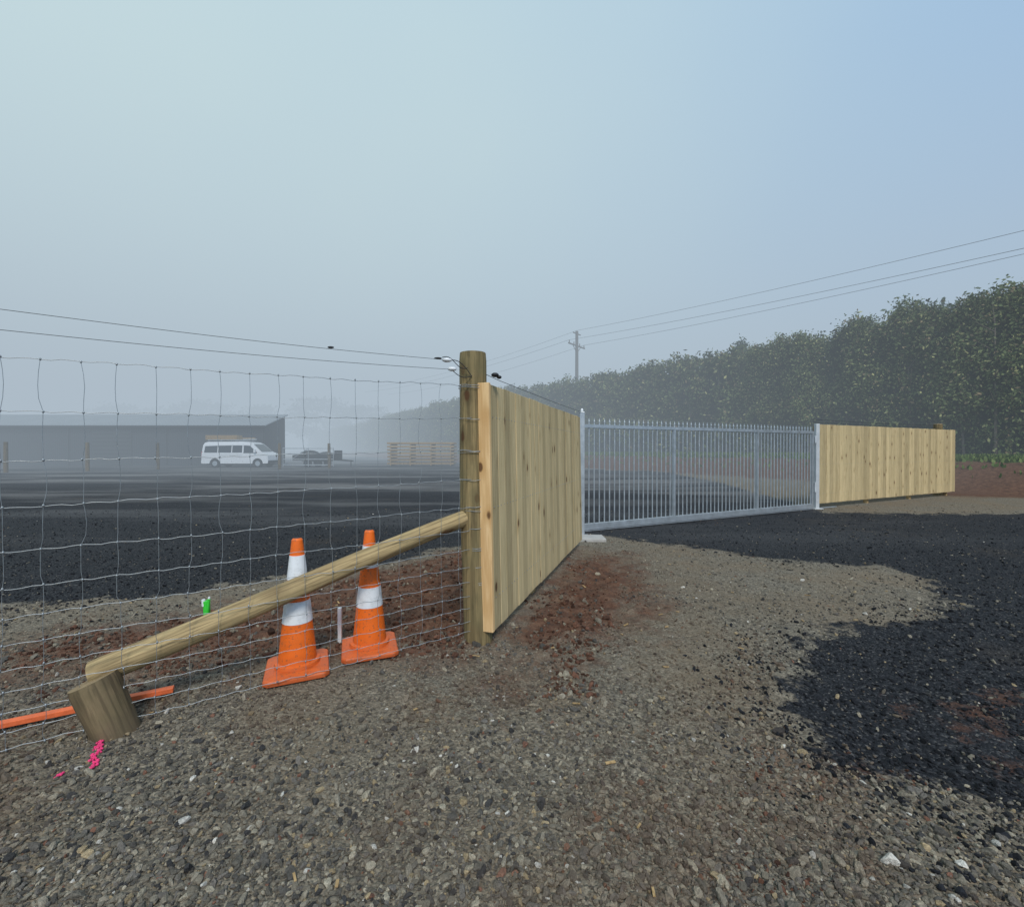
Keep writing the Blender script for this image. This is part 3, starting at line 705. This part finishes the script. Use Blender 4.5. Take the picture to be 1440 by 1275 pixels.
# ---------------------------------------------------------------- van
def van():
    x0=(303-720)/F*38.2; e=empty('parked_van',(x0,37.4,0)); e.scale=(1.05,1,1.06)
    L=5.25;W=1.88
    prof=[(.03,.32),(.0,.6),(.02,1.1),(.10,1.75),(.20,1.95),(.45,2.02),(3.2,2.04),(3.7,1.98),(3.98,1.86),(4.72,1.22),(5.05,1.10),(5.2,.92),(5.25,.6),(5.22,.34)]
    def ar(cx,r=.42): return [(cx+r*math.cos(a),.32+r*math.sin(a)) for a in np.linspace(0,math.pi,10)]
    poly=prof+ar(4.42)+ar(1.05)
    mb=MB(); n=len(poly)
    def yoff(z,side): 
        t=max(0,(z-1.1)/.95); return side*(W/2-.16*t*t)
    vs=[(x,yoff(z,-1),z) for x,z in poly]+[(x,yoff(z,1),z) for x,z in poly]
    mb._add(vs,[(i,(i+1)%n,n+(i+1)%n,n+i) for i in range(n)],0)
    from mathutils.geometry import tessellate_polygon
    tris=tessellate_polygon([[Vector((x,z,0)) for x,z in poly]])
    mb._add(vs[:n],[tuple(t) for t in tris],0); mb._add(vs[n:],[tuple(reversed(t)) for t in tris],0)
    mb.obj('body',['white'],e)
    g=MB()
    def side(pts,mi=0,pr=.012):
        for s in(-1,1):
            v=[(x,yoff(z,s)+s*pr,z) for x,z in pts]; v2=[(x,yoff(z,s)-s*.02,z) for x,z in pts]; k=len(pts)
            g._add(v+v2,[tuple(range(k)),tuple(range(2*k-1,k-1,-1))]+[(i,k+i,k+(i+1)%k,(i+1)%k) for i in range(k)],mi)
    side([(.22,1.18),(.28,1.68),(1.25,1.72),(1.25,1.18)]); side([(1.33,1.18),(1.33,1.72),(2.35,1.74),(2.35,1.18)]); side([(2.43,1.18),(2.43,1.74),(3.2,1.74),(3.2,1.18)])
    side([(3.32,1.14),(3.32,1.74),(3.78,1.72),(4.38,1.2),(4.38,1.14)])
    side([(3.26,.45),(3.26,1.75),(3.275,1.75),(3.275,.45)],1,.006); side([(2.38,.45),(2.38,1.76),(2.395,1.76),(2.395,.45)],1,.006); side([(1.5,.95),(1.5,.965),(3.2,.965),(3.2,.95)],1,.006)
    a=Vector((4.02,0,1.83));b=Vector((4.70,0,1.25)); d=(b-a).normalized(); nn=Vector((-d.z,0,d.x)); nn=nn if nn.x>0 else -nn
    v=[(a.x+nn.x*.02,-.70,a.z+nn.z*.02),(a.x+nn.x*.02,.70,a.z+nn.z*.02),(b.x+nn.x*.02,.84,b.z+nn.z*.02),(b.x+nn.x*.02,-.84,b.z+nn.z*.02)]; g._add(v,[(0,1,2,3)],0)
    g.box((.03,0,1.45),(.04,1.3,.5),0,Matrix.Rotation(.1,3,'Y'))
    g.box((5.18,0,.45),(.16,1.75,.2),1); g.box((.0,0,.45),(.14,1.75,.2),3); 
    for s in(-1,1):
        g.box((5.08,s*.72,.86),(.2,.32,.2),2); g.box((.03,s*.86,1.0),(.08,.14,.5),4); g.box((4.25,s*1.04,1.3),(.12,.14,.24),3)
        for cx in(1.05,4.42):
            g.cyl((cx,s*.72,.33),(cx,s*.93,.33),.33,seg=24,mi=1); g.cyl((cx,s*.92,.33),(cx,s*.94,.33),.2,seg=16,mi=5)
    g.box((2.6,0,.3),(4.6,1.6,.14),1)
    g.obj('windows_wheels_trim',['glass','black','white_pl','white','red','galv'],e)
    r=MB()
    for x in(.5,1.5,2.6,3.2): r.box((x,0,2.12),(.05,1.6,.05))
    for s in(-.75,.75): r.box((1.9,s,2.17),(3.0,.05,.05)); 
    r.box((1.4,-.3,2.36),(2.5,.75,.36),1); r.cyl((.1,.45,2.28),(3.5,.45,2.28),.09,seg=10,mi=1)
    for s in(.1,.3): r.box((1.9,s,2.24),(3.6,.04,.07))
    r.obj('roof_rack_and_box',['galv','timber','white_pl'],e,bevel=.01)
van()

# ---------------------------------------------------------------- fog bank
def fog():
    m=bpy.data.materials.new('fog'); m.use_nodes=True; N=m.node_tree.nodes;L=m.node_tree.links; N.clear()
    o=N.new('ShaderNodeOutputMaterial'); a=N.new('ShaderNodeVolumeAbsorption'); em=N.new('ShaderNodeEmission'); ad=N.new('ShaderNodeAddShader')
    sg=.0145; a.inputs[0].default_value=(0,0,0,1); a.inputs[1].default_value=sg
    em.inputs[0].default_value=(.42,.50,.575,1); em.inputs[1].default_value=sg  # fog emits its own even glow, standing in for scattered daylight
    L.new(a.outputs[0],ad.inputs[0]);L.new(em.outputs[0],ad.inputs[1]);L.new(ad.outputs[0],o.inputs['Volume'])
    mb=MB(); mb.box((0,267,17),(900,506,44)); mb.obj('fog_bank',[m],None)
fog()

# ---------------------------------------------------------------- world, sun, camera
w=bpy.data.worlds.new('World'); S.world=w; w.use_nodes=True; N=w.node_tree.nodes;L=w.node_tree.links; N.clear()
out=N.new('ShaderNodeOutputWorld'); bg=N.new('ShaderNodeBackground'); bg2=N.new('ShaderNodeBackground'); mx=N.new('ShaderNodeMixShader')
sky=N.new('ShaderNodeTexSky'); sky.sky_type='NISHITA'; sky.sun_disc=False
sd=Vector((.12,-.75,.80)).normalized(); sky.sun_elevation=math.asin(sd.z); sky.sun_rotation=math.atan2(sd.x,sd.y)
sky.air_density=1.0; sky.dust_density=2.0; sky.ozone_density=1.5
L.new(sky.outputs[0],bg.inputs[0]); bg.inputs[1].default_value=.15
tc=N.new('ShaderNodeTexCoord'); nz=N.new('ShaderNodeTexNoise'); nz.inputs['Scale'].default_value=1.4; nz.inputs['Detail'].default_value=3; L.new(tc.outputs['Generated'],nz.inputs['Vector'])
dt=N.new('ShaderNodeVectorMath'); dt.operation='DOT_PRODUCT'; L.new(tc.outputs['Generated'],dt.inputs[0]); dt.inputs[1].default_value=(-.70,.58,.42)
ma=N.new('ShaderNodeMath'); ma.operation='MULTIPLY_ADD'; L.new(nz.outputs['Fac'],ma.inputs[0]); ma.inputs[1].default_value=.5; L.new(dt.outputs['Value'],ma.inputs[2])
mr=N.new('ShaderNodeMapRange'); L.new(ma.outputs[0],mr.inputs[0]); mr.inputs[1].default_value=.25; mr.inputs[2].default_value=1.2; mr.inputs[3].default_value=.0; mr.inputs[4].default_value=1.0
bg2.inputs[1].default_value=1.0
hz=N.new('ShaderNodeMix'); hz.data_type='RGBA'; L.new(mr.outputs[0],hz.inputs[0]); hz.inputs[6].default_value=(.34,.62,.96,1); hz.inputs[7].default_value=(.78,1.0,.98,1); L.new(hz.outputs[2],bg2.inputs[0])
mx.inputs[0].default_value=.78
L.new(bg.outputs[0],mx.inputs[1]); L.new(bg2.outputs[0],mx.inputs[2]); L.new(mx.outputs[0],out.inputs[0])
sl=bpy.data.lights.new('sun','SUN'); sl.energy=2.2; sl.angle=math.radians(14); sl.color=(1,.94,.84); so=bpy.data.objects.new('sun',sl); COL.objects.link(so); so.rotation_euler=sd.to_track_quat('Z','Y').to_euler()
cam=bpy.data.cameras.new('camera'); cam.sensor_width=36; cam.lens=F/1440*36; cam.clip_end=2000; cam.clip_start=.05
co=bpy.data.objects.new('camera',cam); COL.objects.link(co); co.location=(0,0,CH); co.rotation_euler=(math.radians(90-.51),0,0); S.camera=co
S.view_settings.view_transform='Standard'; S.view_settings.look='None'; S.view_settings.exposure=0
